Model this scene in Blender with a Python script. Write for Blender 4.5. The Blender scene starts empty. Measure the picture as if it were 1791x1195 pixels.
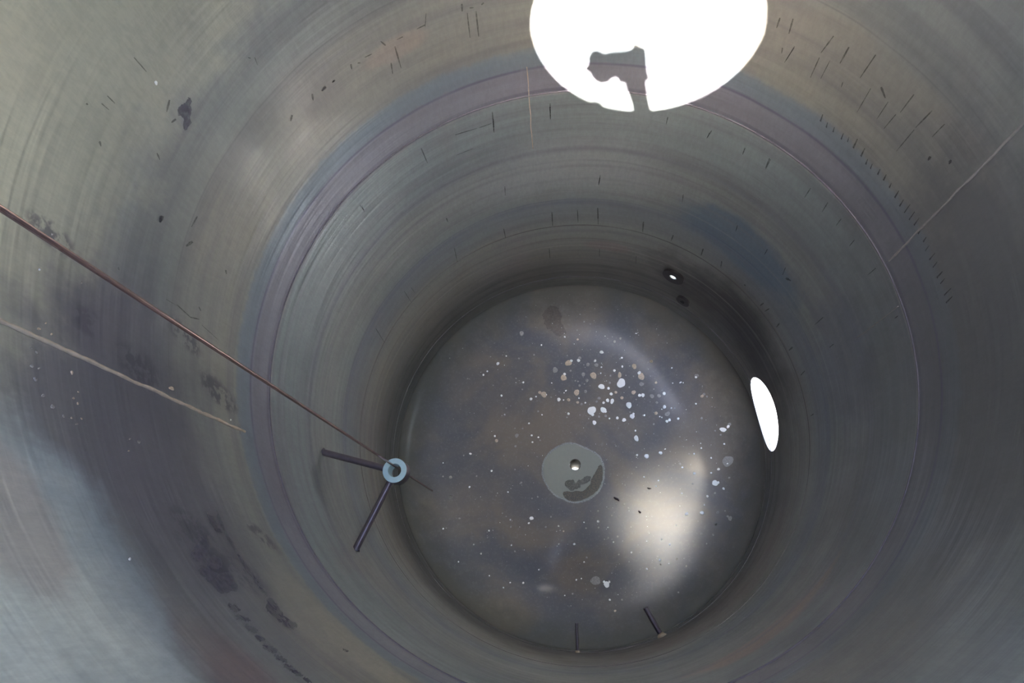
import bpy, bmesh, math, random
from mathutils import Vector, Matrix, noise
from mathutils.geometry import delaunay_2d_cdt
D = bpy.data
SC = bpy.context.scene
COL = SC.collection
R = 0.85                      # tank radius in metres; every other size is a multiple of it
CAM = Vector((-0.022, -0.684, 3.642)) * R
F = 1194.0                    # focal length in pixels (24 mm on a full frame)
# ---------------------------------------------------------------- camera
dn = Vector((1002.8 - 895.5, -(1020.1 - 597.5), -F)).normalized()
up = -dn
yy = (Vector((0, 1, 0)) - up * up.y).normalized()
xx = yy.cross(up)
M = Matrix((xx, yy, up))      # camera space -> world
cd = D.cameras.new('camera'); cam = D.objects.new('camera', cd); COL.objects.link(cam)
cd.sensor_fit = 'HORIZONTAL'; cd.sensor_width = 36.0; cd.lens = 36.0 * F / 1791.0
cd.clip_start = 0.005; cd.clip_end = 500
cam.matrix_world = Matrix.Translation(CAM) @ M.to_4x4()
SC.camera = cam
# ---------------------------------------------------------------- sky, sun, exposure
SUN = Vector((-0.063, -0.658, 0.751)).normalized()
w = D.worlds.new('sky'); SC.world = w; w.use_nodes = True
wn = w.node_tree; wn.nodes.clear()
sky = wn.nodes.new('ShaderNodeTexSky'); sky.sky_type = 'NISHITA'; sky.sun_disc = False
sky.sun_elevation = math.asin(SUN.z); sky.sun_rotation = math.atan2(SUN.x, SUN.y)
sky.air_density = 1.0; sky.dust_density = 2.3
bg = wn.nodes.new('ShaderNodeBackground'); bg.inputs[1].default_value = 0.30
wo = wn.nodes.new('ShaderNodeOutputWorld')
wn.links.new(sky.outputs[0], bg.inputs[0]); wn.links.new(bg.outputs[0], wo.inputs[0])
sd = D.lights.new('sun', 'SUN'); sd.energy = 6.0; sd.angle = math.radians(0.35); sd.color = (1.0, 0.93, 0.84)
so = D.objects.new('sun', sd); COL.objects.link(so); so.location = SUN * 20
so.rotation_euler = SUN.to_track_quat('Z', 'Y').to_euler()
SC.view_settings.view_transform = 'Standard'; SC.view_settings.look = 'None'
SC.view_settings.gamma = 1.0; SC.view_settings.use_curve_mapping = False
SC.view_settings.exposure = 4.5
cy = SC.cycles
cy.max_bounces = 11; cy.diffuse_bounces = 9; cy.glossy_bounces = 9; cy.blur_glossy = 0.6
cy.sample_clamp_indirect = 30.0; cy.use_denoising = True
cy.caustics_reflective = True

# ---------------------------------------------------------------- geometry of the place
HEAD = 0.30                   # depth of the dished bottom
Z0 = -0.11                    # the shell runs down to here, below the first weld
HZ = 3.69                     # roof height
HC = Vector((0.040, -0.612)); HR = 0.349   # hatch in the roof
MH_T, MH_Z, MH_R, MH_K = math.radians(10.6), 0.049, 0.198, 0.80   # side manhole
def ray(px, py): return (M @ Vector((px - 895.5, -(py - 597.5), -F))).normalized()
def on_wall(px, py, rad=1.0):
    r = ray(px, py); c = CAM / R
    a = r.x**2 + r.y**2; b = 2*(c.x*r.x + c.y*r.y); k = c.x**2 + c.y**2 - rad*rad
    return c + r * ((-b + math.sqrt(b*b - 4*a*k)) / 2 / a)
def on_plane(px, py, z):
    r = ray(px, py); c = CAM / R
    return c + r * ((z - c.z) / r.z)
GLOW_DENTS = [[-0.0356, 0.5779, 0.0541, 0.4519, 0.8696, 1.9104], [-0.0499, 0.7506, 0.2274, 0.8336, 0.3293, -1.0172], [-0.0481, -0.1212, -0.7744, 0.22, 0.5071, 1.3769], [-0.05, -0.1889, -0.6998, 0.2225, 0.5402, 2.6696]]   # dents shaped to place the sun's reflection: height, centre, widths, turn
def floor_dz(x, y):
    r = min(1.0, math.hypot(x, y)); k = 1-r**10; z = 0
    for A, cx, cy_, w1, w2, ro in GLOW_DENTS:
        dx, dy = x-cx, y-cy_; c, s_ = math.cos(ro), math.sin(ro); u = (c*dx+s_*dy)/w1; v = (-s_*dx+c*dy)/w2
        z += A*math.exp(-u*u-v*v)
    return z*k
def on_floor(px, py, off=0.0):
    p = on_bowl(px, py, off)
    if p is None: return None
    r = ray(px, py)
    for _ in range(12):
        rho = min(.999, math.hypot(p.x, p.y)/(1-off)); zf = Z0 - (HEAD-off)*math.sqrt(1-rho*rho) + floor_dz(p.x, p.y)
        p = p + r*((zf-p.z)/r.z)*.7
    return p
def on_bowl(px, py, off=0.0):
    r = ray(px, py); c = CAM / R; s = Vector((1/(1-off), 1/(1-off), 1/(HEAD-off)))
    o = Vector((c.x*s.x, c.y*s.y, (c.z-Z0)*s.z)); q = Vector((r.x*s.x, r.y*s.y, r.z*s.z))
    a = q.dot(q); b = 2*o.dot(q); k = o.dot(o) - 1; d = b*b - 4*a*k
    if d < 0: return None
    return c + r * ((-b + math.sqrt(d)) / 2 / a)
def crop(ox, oy, sc, pts): return [(ox + p[0]*sc, oy + p[1]*sc) + tuple(p[2:]) for p in pts]

# ---------------------------------------------------------------- object helpers
def link(name, me, parent=None, **props):
    o = D.objects.new(name, me); COL.objects.link(o); o.parent = parent
    for k, v in props.items(): o[k] = v
    return o
def mesh(name, bm, mats, parent=None, smooth=True, **props):
    me = D.meshes.new(name); bm.to_mesh(me); bm.free()
    for m in (mats if isinstance(mats, (list, tuple)) else [mats]): me.materials.append(m)
    if smooth:
        for p in me.polygons: p.use_smooth = True
    return link(name, me, parent, **props)
def empty(name, loc, **props):
    o = D.objects.new(name, None); COL.objects.link(o); o.location = loc; o.empty_display_size = 0.05
    for k, v in props.items(): o[k] = v
    return o
def relocate(o, loc):
    """give a mesh built in world space its own origin"""
    loc = Vector(loc); o.data.transform(Matrix.Translation(-loc)); o.location = loc
    return o
def revolve(bm, prof, seg=256, closed=True, mtx=None):
    """spin a closed (r, z) profile round z"""
    rings = []
    for i in range(seg):
        a = 2*math.pi*i/seg; ca, sa = math.cos(a), math.sin(a)
        ring = []
        for r, z in prof:
            v = Vector((r*ca, r*sa, z))
            ring.append(bm.verts.new(mtx @ v if mtx else v))
        rings.append(ring)
    n = len(prof)
    for i in range(seg):
        A, B = rings[i], rings[(i+1) % seg]
        for j in range(n if closed else n-1):
            k = (j+1) % n
            bm.faces.new((A[j], B[j], B[k], A[k]))
    return bm
def tube(bm, pts, rads, seg=12, cap=True):
    pts = [Vector(p) for p in pts]
    if not isinstance(rads, (list, tuple)): rads = [rads]*len(pts)
    prev = None; rings = []
    ref = None
    for i, p in enumerate(pts):
        t = (pts[min(i+1, len(pts)-1)] - pts[max(i-1, 0)]).normalized()
        if ref is None: ref = t.orthogonal().normalized()
        ref = (ref - t*ref.dot(t)).normalized(); b = t.cross(ref)
        rings.append([bm.verts.new(p + (ref*math.cos(2*math.pi*k/seg) + b*math.sin(2*math.pi*k/seg))*rads[i]) for k in range(seg)])
    for a, b in zip(rings, rings[1:]):
        for k in range(seg): bm.faces.new((a[k], a[(k+1) % seg], b[(k+1) % seg], b[k]))
    if cap:
        bm.faces.new(rings[0][::-1]); bm.faces.new(rings[-1])
    return bm
def cyl_cutter(a, b, r, seg=96):
    bm = bmesh.new(); tube(bm, [a, b], r, seg); bmesh.ops.recalc_face_normals(bm, faces=bm.faces)
    me = D.meshes.new('cut'); bm.to_mesh(me); bm.free()
    return me
def cut(o, cutters):
    tmp = []
    for me in cutters:
        c = D.objects.new('cut', me); COL.objects.link(c); tmp.append(c)
        m = o.modifiers.new('b', 'BOOLEAN'); m.operation = 'DIFFERENCE'; m.object = c; m.solver = 'EXACT'
    dg = bpy.context.evaluated_depsgraph_get(); dg.update()
    me = D.meshes.new_from_object(o.evaluated_get(dg)); o.modifiers.clear()
    old = o.data; nm = old.name; o.data = me; D.meshes.remove(old); me.name = nm
    for c in tmp: D.objects.remove(c)
    for p in me.polygons: p.use_smooth = True
    me.set_sharp_from_angle(angle=math.radians(35))

# ---------------------------------------------------------------- node helpers
class T:
    """tiny expression builder on a node tree"""
    def __init__(s, name):
        s.m = D.materials.new(name); s.m.use_nodes = True; s.t = s.m.node_tree; s.t.nodes.clear()
        s.out = s.n('ShaderNodeOutputMaterial')
    def n(s, kind, **kw):
        nd = s.t.nodes.new(kind)
        for k, v in kw.items(): setattr(nd, k, v)
        return nd
    def put(s, sock, v):
        if isinstance(v, bpy.types.NodeSocket): s.t.links.new(v, sock)
        elif v is not None:
            if sock.type == 'RGBA' and len(v) == 3: v = (*v, 1)
            sock.default_value = v
    def math(s, op, a, b=None, c=None, clamp=False):
        nd = s.n('ShaderNodeMath', operation=op, use_clamp=clamp)
        for i, v in enumerate((a, b, c)):
            if v is not None: s.put(nd.inputs[i], v)
        return nd.outputs[0]
    def coord(s): return s.n('ShaderNodeTexCoord').outputs['Object']
    def sep(s, v):
        nd = s.n('ShaderNodeSeparateXYZ'); s.put(nd.inputs[0], v); return nd.outputs
    def scale(s, v, k):
        nd = s.n('ShaderNodeVectorMath', operation='MULTIPLY'); s.put(nd.inputs[0], v); nd.inputs[1].default_value = k; return nd.outputs[0]
    def noise(s, v, sc, detail=3, rough=0.5, dist=0.0):
        nd = s.n('ShaderNodeTexNoise'); s.put(nd.inputs['Vector'], v); nd.inputs['Scale'].default_value = sc
        nd.inputs['Detail'].default_value = detail; nd.inputs['Roughness'].default_value = rough; nd.inputs['Distortion'].default_value = dist
        return nd.outputs['Fac']
    def ramp(s, v, stops, interp='LINEAR'):
        nd = s.n('ShaderNodeValToRGB'); s.put(nd.inputs[0], v); cr = nd.color_ramp; cr.interpolation = interp
        while len(cr.elements) < len(stops): cr.elements.new(0.5)
        for e, (p, c) in zip(cr.elements, stops):
            e.position = p; e.color = (*c, 1) if len(c) == 3 else c
        return nd.outputs[0]
    def rng(s, v, a, b, lo=0.0, hi=1.0, kind='SMOOTHSTEP'):
        nd = s.n('ShaderNodeMapRange', interpolation_type=kind); s.put(nd.inputs[0], v)
        for i, k in zip((1, 2, 3, 4), (a, b, lo, hi)): nd.inputs[i].default_value = k
        return nd.outputs[0]
    def mix(s, f, a, b, mode='MIX'):
        nd = s.n('ShaderNodeMix', data_type='RGBA', blend_type=mode, clamp_factor=True)
        s.put(nd.inputs[0], f); s.put(nd.inputs[6], a); s.put(nd.inputs[7], b); return nd.outputs[2]
    def gauss(s, z, z0, wd):                    # soft line at height z0
        d = s.math('ABSOLUTE', s.math('SUBTRACT', z, z0)); return s.rng(d, 0.0, wd, 1.0, 0.0)
    def blob(s, v, p, wt, wz, rot=0.0):         # soft oval on the wall around p: half widths along and up the wall
        th = math.atan2(p.y, p.x)
        nd = s.n('ShaderNodeMapping', vector_type='TEXTURE'); s.put(nd.inputs[0], v)
        nd.inputs[1].default_value = Vector(p)*R
        nd.inputs[2].default_value = (rot, 0, th); nd.inputs[3].default_value = (0.8*R, wt*R, wz*R)
        l = s.n('ShaderNodeVectorMath', operation='LENGTH'); s.put(l.inputs[0], nd.outputs[0]); return l.outputs[1]
    def bsdf(s, **kw):
        nd = s.n('ShaderNodeBsdfPrincipled')
        for k, v in kw.items(): s.put(nd.inputs[k.replace('_', ' ')], v)
        s.t.links.new(nd.outputs[0], s.out.inputs[0]); s.b = nd; return nd
    def bump(s, h, dist, strength=1.0):
        nd = s.n('ShaderNodeBump'); nd.inputs['Distance'].default_value = dist; nd.inputs['Strength'].default_value = strength
        s.put(nd.inputs['Height'], h); s.t.links.new(nd.outputs[0], s.b.inputs['Normal'])
    def fade(s, f):                             # thin see-through film
        tr = s.n('ShaderNodeBsdfTransparent'); mx = s.n('ShaderNodeMixShader'); s.put(mx.inputs[0], f)
        s.t.links.new(tr.outputs[0], mx.inputs[1]); s.t.links.new(s.b.outputs[0], mx.inputs[2]); s.t.links.new(mx.outputs[0], s.out.inputs[0])

def plain(name, col, rough=0.5, metal=0.0, var=0.15, sc=40, alpha=None, bump=0.0):
    t = T(name); c = t.coord(); n = t.noise(c, sc, 4)
    k = t.mix(n, [x*(1-var) for x in col], [min(1, x*(1+var)) for x in col])
    t.bsdf(Base_Color=k, Roughness=rough, Metallic=metal)
    if bump: t.bump(n, bump)
    if alpha is not None:
        t.fade(t.math('MULTIPLY', t.rng(t.noise(c, sc*1.7, 3), 0.25, 0.6, 0.55, 1.0), alpha))
    return t.m

# wall steel: rolled plate with scale, heat tint, stains and painted warm reflections
def wall_mat():
    t = T('rolled_steel_wall'); c = t.coord(); x, y, z = t.sep(c)
    zr = t.math('DIVIDE', z, R)
    streak = t.noise(t.scale(c, (1, 1, 0.12)), 9, 4)          # upright streaks
    ring = t.noise(t.scale(c, (0.5, 0.5, 9)), 2.2, 5, 0.6)    # level streaks round the shell
    zz = t.math('ADD', zr, t.math('MULTIPLY', t.math('SUBTRACT', streak, 0.5), 0.10))
    K = HZ
    g = lambda r, gg, b: (r, gg, b)
    stops = [(0.00, g(.20,.20,.175)), (0.10, g(.18,.175,.155)), (0.28, g(.27,.26,.20)), (0.42, g(.31,.29,.23)),
             (0.62, g(.31,.31,.26)), (0.70, g(.27,.285,.265)), (0.80, g(.25,.27,.28)), (0.90, g(.31,.33,.295)),
             (1.08, g(.35,.355,.31)), (1.22, g(.33,.345,.31)), (1.26, g(.29,.305,.30)), (1.33, g(.31,.345,.33)),
             (1.58, g(.33,.375,.355)), (1.605, g(.31,.305,.33)), (1.72, g(.30,.295,.325)), (1.75, g(.26,.285,.31)),
             (1.80, g(.26,.295,.31)), (1.835, g(.36,.345,.28)), (2.16, g(.37,.345,.28)), (2.20, g(.34,.34,.29)),
             (2.45, g(.35,.35,.31)), (2.7, g(.38,.385,.30)), (3.3, g(.38,.37,.30))]
    sharp = t.ramp(t.math('DIVIDE', zz, K), [(p/K, (q[0]*.99, q[1], q[2]*1.05)) for p, q in stops])
    big = t.noise(c, 1.6, 3, 0.55, 0.4)
    col = t.mix(t.rng(big, 0.35, 0.7), sharp, t.mix(0.45, sharp, (.29,.33,.32)))
    big2 = t.noise(t.scale(c, (1.4, 1.4, .7)), 2.3, 4, 0.6)
    col = t.mix(t.rng(big2, 0.52, 0.78, 0, .6), col, (.32,.285,.275))
    col = t.mix(t.rng(ring, 0.36, 0.72, 0, 0.55), col, (.20,.20,.21))
    warp = t.math('MULTIPLY', t.math('SUBTRACT', t.noise(c, 7, 5, 0.65), 0.5), 0.9)
    smear = t.noise(t.scale(c, (1, 1, 1)), 38, 3, 0.6)
    def tone_patch(col, p, wt, wz, rot, colr, f, edge=(0.6, 1.05), brk=None):
        d = t.math('ADD', t.blob(c, p, wt, wz, rot), warp)
        k = t.rng(d, edge[0], edge[1], f, 0.0)
        if brk: k = t.math('MULTIPLY', k, t.rng(smear, brk[0], brk[1]))
        return t.mix(k, col, colr)
    W = on_wall
    dk = (.145, .132, .165)
    col = tone_patch(col, W(180, 700), .42, .42, 0.3, dk, .75, (0.35, 1.2))          # the big purplish grey smear
    col = tone_patch(col, W(330, 900), .40, .30, 0.5, (.18,.17,.20), .65, (0.3, 1.2))
    col = tone_patch(col, W(480, 800), .30, .22, 0.2, (.19,.18,.20), .5, (0.3, 1.2))
    col = tone_patch(col, W(330, 1130), .13, .22, 0.5, (.22,.17,.17), .5, (0.4, 1.1))
    col = tone_patch(col, W(430, 1190), .12, .12, 0.5, (.24,.15,.155), .45, (0.3, 1.1))
    col = tone_patch(col, W(60, 480), .12, .40, 0.0, dk, .4)
    col = tone_patch(col, W(110, 1010), .32, .24, 0.2, (.38,.45,.49), .75)             # pale blue
    col = tone_patch(col, W(60, 40), .7, .45, 0.2, (.56,.55,.42), .7)
    col = tone_patch(col, W(1000, 290), .60, .26, 0.0, (.43,.46,.46), .65, (.3, 1.2))          # paler area at the back
    col = tone_patch(col, W(600, 450), .40, .22, 0.0, (.40,.43,.42), .5, (.3, 1.2))
    col = tone_patch(col, W(25, 1140), .42, .30, 0.3, (.68,.70,.62), .9, (.3, 1.2))            # pale cream corner
    col = tone_patch(col, W(20, 900), .16, .10, 0.1, (.46,.40,.36), .6)
    col = tone_patch(col, W(640, 1150), .20, .10, 0.4, (.45,.43,.34), .6)
    col = tone_patch(col, W(1330, 1120), .30, .10, 0.0, (.50,.36,.28), .7)                     # tan streaks: warm reflections painted low on the near side
    col = tone_patch(col, W(1230, 1090), .9, .28, 0.0, (.25,.20,.175), .6, (.3, 1.2))
    col = tone_patch(col, W(1400, 1060), .25, .04, 0.0, (.52,.38,.29), .7)  # narrow warm reflection, painted as tan
    col = tone_patch(col, W(690, 85), .14, .05, 0.0, (.45,.36,.30), .5)
    col = tone_patch(col, W(560, 1090), .22, .18, 0.4, (.40,.38,.32), .6)
    col = tone_patch(col, W(1300, 430), .38, .20, 0.0, (.16,.215,.28), .8)            # blue heat tint
    col = tone_patch(col, W(1480, 640), .3, .3, 0.0, (.21,.23,.28), .6)
    col = tone_patch(col, W(1740, 640), .6, .4, 0.0, (.18,.175,.165), .7)
    col = tone_patch(col, W(1060, 430), .14, .06, 0.0, (.33,.24,.23), .5)            # reddish blush
    for q, a, b, ro in (((395, 985), .07, .17, .55), ((345, 925), .04, .10, .5), ((455, 935), .03, .08, .5), ((325, 590), .035, .10, .2), ((385, 690), .04, .12, .2), ((240, 640), .05, .10, .2), ((90, 410), .03, .08, .1),
                        ((365, 980), .05, .10, .55), ((430, 760), .035, .06, .3), ((150, 560), .04, .05, 0)):
        col = tone_patch(col, W(*q), a, b, ro, (.10,.095,.12), .75, (0.5, 1.1), (0.42, 0.56))
    zb = t.math('ADD', zr, t.math('MULTIPLY', t.math('SUBTRACT', t.noise(t.scale(c, (1, 1, .1)), 45, 2), .5), .05))
    band = t.math('MULTIPLY', t.rng(zb, 1.735, 1.75), t.rng(zb, 1.815, 1.84, 1.0, 0.0))
    col = t.mix(t.math('MULTIPLY', band, .7), col, (.24,.285,.32))
    band = t.math('MULTIPLY', t.rng(zr, 1.602, 1.606), t.rng(zr, 1.73, 1.74, 1.0, 0.0))
    col = t.mix(t.math('MULTIPLY', band, .35), col, (.31,.30,.345))
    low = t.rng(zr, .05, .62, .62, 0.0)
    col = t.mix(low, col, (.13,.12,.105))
    col = tone_patch(col, W(1290, 560), .60, .32, 0.0, (.05,.047,.047), .9, (.3, 1.2))      # much darker area over the manhole
    col = tone_patch(col, W(1640, 780), 1.1, .95, 0.0, (.165,.165,.172), .72, (0.3, 1.3))        # broad darker area on the right
    for z0, wd, cc, f in ((1.735, .011, (.15,.13,.20), .8), (1.612, .009, (.16,.14,.19), .7), (2.181, .005, (.2,.2,.2), .5), (1.25, .03, (.20,.21,.24), .55), (1.17, .012, (.2,.2,.2), .3),
                          (.835, .03, (.19,.21,.26), .6), (.86, .008, (.14,.16,.22), .5), (.615, .008, (.17,.13,.12), .7), (.478, .008, (.17,.15,.14), .6),
                          (.16, .035, (.09,.09,.085), .6), (.07, .02, (.08,.08,.08), .5), (1.13, .02, (.25,.25,.26), .4), (1.03, .02, (.24,.24,.24), .3), (.40, .01, (.4,.38,.33), .4),
                          (0.30, .02, (.2,.18,.16), .3), (1.62, .006, (.15,.14,.18), .5), (1.59, .006, (.5,.47,.42), .35), (.93, .008, (.4,.4,.38), .3)):
        zq = t.math('ADD', zr, t.math('MULTIPLY', t.math('SUBTRACT', big, 0.5), 0.03))
        k = t.math('MULTIPLY', t.gauss(zq, z0, wd), t.rng(t.noise(c, 3+z0, 3), .3, .6, .45, 1.0))
        col = t.mix(t.math('MULTIPLY', k, f), col, cc)
    fine = t.noise(t.scale(c, (1, 1, .35)), 90, 3, .7)
    col = t.mix(t.rng(fine, .3, .7, 0, .16), col, (.12,.12,.12))
    ro = t.rng(t.noise(c, 5, 4, .6), .3, .7, .36, .50)
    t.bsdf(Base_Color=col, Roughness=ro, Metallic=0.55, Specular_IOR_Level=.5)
    rip = t.noise(t.scale(c, (.25, .25, 5)), 5, 3, .5)
    h = t.math('ADD', t.math('MULTIPLY', rip, .9), t.math('MULTIPLY', fine, .03))
    t.bump(h, .0045)
    return t.m
def floor_mat():
    t = T('dull_steel_floor'); c = t.coord(); n1 = t.noise(c, 2.6, 4, .55, .5); n2 = t.noise(c, 11, 5, .7)
    col = t.mix(t.rng(n1, .35, .65), (.128,.127,.138), (.205,.172,.143))
    col = t.mix(t.rng(n2, .45, .8, 0, .25), col, (.20,.19,.18))
    col = t.mix(t.rng(t.noise(c, 75, 3, .7), .5, .75, 0, .18), col, (.34,.33,.32))
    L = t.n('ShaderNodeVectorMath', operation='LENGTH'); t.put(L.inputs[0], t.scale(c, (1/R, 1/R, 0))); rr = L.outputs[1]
    x, y, z = t.sep(c)                          # dusty on the left, rubbed smoother on the right
    side = t.math('ADD', t.math('DIVIDE', x, R), t.math('ADD', t.math('MULTIPLY', t.math('DIVIDE', y, R), .25), t.math('MULTIPLY', t.math('SUBTRACT', n1, .5), .5)))
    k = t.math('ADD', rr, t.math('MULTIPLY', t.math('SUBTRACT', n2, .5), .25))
    col = t.mix(t.rng(k, .80, 1.0, 0, .7), col, (.085, .083, .070))       # rim shade painted in: floor colour darkens toward the wall
    d = t.n('ShaderNodeVectorMath', operation='DISTANCE'); t.put(d.inputs[0], c); d.inputs[1].default_value = (.56*R, -.30*R, -.33*R)
    worn = t.math('ADD', t.math('DIVIDE', d.outputs[1], R), t.math('MULTIPLY', t.math('SUBTRACT', n1, .5), .3))
    d = t.n('ShaderNodeVectorMath', operation='DISTANCE'); t.put(d.inputs[0], c); d.inputs[1].default_value = (.25*R, .60*R, -.33*R)
    worn2 = t.math('ADD', t.math('DIVIDE', d.outputs[1], R), t.math('MULTIPLY', t.math('SUBTRACT', n2, .5), .5))
    t.bsdf(Base_Color=col, Roughness=.235, Metallic=t.rng(worn, .36, .85, .09, .0), Specular_IOR_Level=t.math('MAXIMUM', t.rng(worn, .4, .85, .5, .04), t.rng(worn2, .1, .55, .13, .04)))
    t.bump(n1, .0003)
    return t.m
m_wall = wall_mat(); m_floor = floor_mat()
m_out = plain('pale_outer_paint', (.55, .56, .55), .5)
m_rod = plain('dark_steel_rod', (.115, .095, .11), .40, .5, .3, 60)
m_collar_top = plain('zinc_blue_primer', (.42, .58, .62), .4, .1, .12, 80)
m_wire = plain('coppery_steel_wire', (.46, .30, .27), .24, .9, .08, 30)
m_weld = plain('weld_bead', (.11, .10, .12), .75, .1, .3, 120, bump=.001)
m_weld_pale = plain('pale_rusty_weld', (.50, .40, .30), .6, .2, .4, 60, bump=.001)
m_weld_grey = plain('grey_weld', (.27, .25, .235), .6, .2, .2, 90, bump=.001)
m_drip = plain('dark_drip', (.07, .065, .075), .5, .1, .2, 60, .55)
m_smudge = plain('soft_dark_smudge', (.11, .10, .13), .5, .1, .2, 50, .62)
m_white = plain('white_deposit', (.95, .93, .88), .6, 0, .1, 200)
m_beige = plain('beige_deposit', (.66, .52, .38), .6, 0, .2, 200, .92)
m_grey = plain('faint_grey_deposit', (.55, .52, .48), .6, 0, .2, 200, .60)
m_film = plain('dried_film', (.20, .205, .175), .5, .1, .06, 60)
m_rim = plain('pale_tide_mark', (.46, .47, .45), .6, 0, .15, 150, .6)
m_wet = plain('wet_sludge', (.105, .088, .062), .3, .0, .25, 110, .92)
m_port = plain('black_fitting', (.035, .033, .035), .5, .4, .2, 60)
m_nip = plain('bright_steel_bore', (.6, .6, .58), .4, .6)
m_debris = plain('dark_debris', (.06, .035, .035), .7)
m_concrete = plain('pale_concrete_yard', (.62, .60, .56), .9, 0, .1, 3)

# ---------------------------------------------------------------- shell
TH = 0.012
def wall_profile():
    inn = [(1.0, z) for z in [Z0+i*(HZ-Z0)/124 for i in range(125)]]
    return [(r*R, z*R) for r, z in inn] + [((1+TH)*R, HZ*R), ((1+TH)*R, Z0*R)]
bm = revolve(bmesh.new(), wall_profile(), 384); bmesh.ops.recalc_face_normals(bm, faces=bm.faces)
wall = mesh('wall_side', bm, m_wall, kind='structure')
def hz(r, off=0.0): return -HEAD*math.sqrt(max(0, 1-r*r))
N = 90
inn = [(math.sin(math.pi/2*(1-i/N)), Z0-HEAD*math.cos(math.pi/2*(1-i/N))) for i in range(N)] + [(0.004, Z0-HEAD)]
outp = [(0.004, Z0-HEAD-TH)] + [((1+TH)*math.sin(math.pi/2*i/N), Z0-(HEAD+TH)*math.cos(math.pi/2*i/N)) for i in range(1, N+1)]
bm = revolve(bmesh.new(), [(r*R, z*R) for r, z in inn+outp], 384)
for v in bm.verts: v.co.z += floor_dz(v.co.x/R, v.co.y/R)*R
bmesh.ops.recalc_face_normals(bm, faces=bm.faces)
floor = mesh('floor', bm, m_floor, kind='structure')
bm = revolve(bmesh.new(), [(0.004*R, HZ*R), ((1+TH)*R, HZ*R), ((1+TH)*R, (HZ+TH)*R), (0.004*R, (HZ+TH)*R)], 192)
bmesh.ops.recalc_face_normals(bm, faces=bm.faces)
roof = mesh('ceiling', bm, m_wall, kind='structure')
# holes
er = Vector((math.cos(MH_T), math.sin(MH_T), 0))
def radial_cut(p, r, a=.6, b=1.6, seg=96, squash=1.0):
    e = Vector((p.x, p.y, 0)).normalized(); q = Vector((0, 0, p.z))
    me = cyl_cutter((q+e*a)*R, (q+e*b)*R, r*R, seg)
    me.transform(Matrix.Translation((0, 0, p.z*R)) @ Matrix.Diagonal((1, 1, squash, 1)) @ Matrix.Translation((0, 0, -p.z*R)))
    return me
mh = Vector((er.x, er.y, MH_Z))
P1 = on_wall(1179, 482); P2 = on_wall(1196, 525)
DR = on_floor(1006, 813)
cut(wall, [radial_cut(mh, MH_R, squash=MH_K), radial_cut(P1, .021, .9, 1.2, 32), radial_cut(P2, .014, .9, 1.2, 32)])
cut(floor, [radial_cut(mh, MH_R, squash=MH_K), cyl_cutter(Vector((DR.x, DR.y, -.2))*R, Vector((DR.x, DR.y, -.9))*R, .0330*R, 48)])
cut(roof, [cyl_cutter(Vector((HC.x, HC.y, HZ-.2))*R, Vector((HC.x, HC.y, HZ+.4))*R, HR*R, 192)])

def ring_on_axis(name, p, r_in, r_out, a, b, mat, seg=96, **kw):
    """short pipe whose axis points out of the tank at p, from distance a to b of the tank's axis"""
    e = Vector((p.x, p.y, 0)).normalized(); t_ = Vector((-e.y, e.x, 0))
    mt = Matrix((t_, Vector((0, 0, 1)), e)).transposed().to_4x4(); mt.translation = Vector((0, 0, p.z*R))
    bm = revolve(bmesh.new(), [(r_in*R, a*R), (r_out*R, a*R), (r_out*R, b*R), (r_in*R, b*R)], seg, mtx=mt)
    bmesh.ops.recalc_face_normals(bm, faces=bm.faces)
    o = mesh(name, bm, mat, smooth=True, **kw); o.data.set_sharp_from_angle(angle=math.radians(35))
    return o
def saddle_neck(name, p, r_in, r_out, b, mat, seg=128, **kw):
    """pipe stub whose inner end follows the curve of the shell"""
    e = Vector((p.x, p.y, 0)).normalized(); t_ = Vector((-e.y, e.x, 0)); bm = bmesh.new(); rings = []
    for i in range(seg):
        f = 2*math.pi*i/seg; ring = []
        for r, end in ((r_in, 0), (r_out, 0), (r_out, 1), (r_in, 1)):
            u, v = r*math.cos(f), r*math.sin(f)*MH_K; zq = p.z+v
            rad = 1.0 if zq >= Z0 else math.sqrt(max(0, 1-((zq-Z0)/HEAD)**2))
            a = b if end else math.sqrt(max(.01, rad*rad-u*u)) + .001
            ring.append(bm.verts.new((e*a + t_*u + Vector((0, 0, zq)))*R))
        rings.append(ring)
    for i in range(seg):
        A, B = rings[i], rings[(i+1) % seg]
        for j in range(4): bm.faces.new((A[j], B[j], B[(j+1) % 4], A[(j+1) % 4]))
    bmesh.ops.recalc_face_normals(bm, faces=bm.faces)
    o = mesh(name, bm, mat, **kw); o.data.set_sharp_from_angle(angle=math.radians(35)); return o

man = saddle_neck('manhole_neck', mh, MH_R-.002, MH_R+.012, 1.055, m_out,
    label='round side manhole neck low in the right wall, full of white daylight', category='manhole')
o = ring_on_axis('flange', mh, MH_R+.0125, MH_R+.06, 1.035, 1.055, m_out); o.parent = man
o.data.transform(Matrix.Translation((0, 0, MH_Z*R)) @ Matrix.Diagonal((1, 1, MH_K, 1)) @ Matrix.Translation((0, 0, -MH_Z*R)))

# ports
def port(p, r_hole, r_out, label, plug):
    o = ring_on_axis('pipe_fitting', p, r_hole, r_out, .985, 1.05, m_port, 48, label=label, category='pipe fitting', group='threaded pipe fittings low in the tank wall')
    b = ring_on_axis('bore', p, r_hole*.82, r_hole*.999, .99, 1.05, m_nip if not plug else m_port, 48, parent=o)
    if plug:
        k = ring_on_axis('plug', p, .0005, r_hole*.6, 1.0, 1.02, m_nip, 32, parent=o); k['label'] = 'pale metal plug'
    return o
port(P1, .021, .060, 'larger dark round pipe fitting with a bright open hole, above the smaller one', False)
port(P2, .014, .040, 'smaller dark round pipe fitting with a dull grey plug, just above the floor edge', True)

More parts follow.
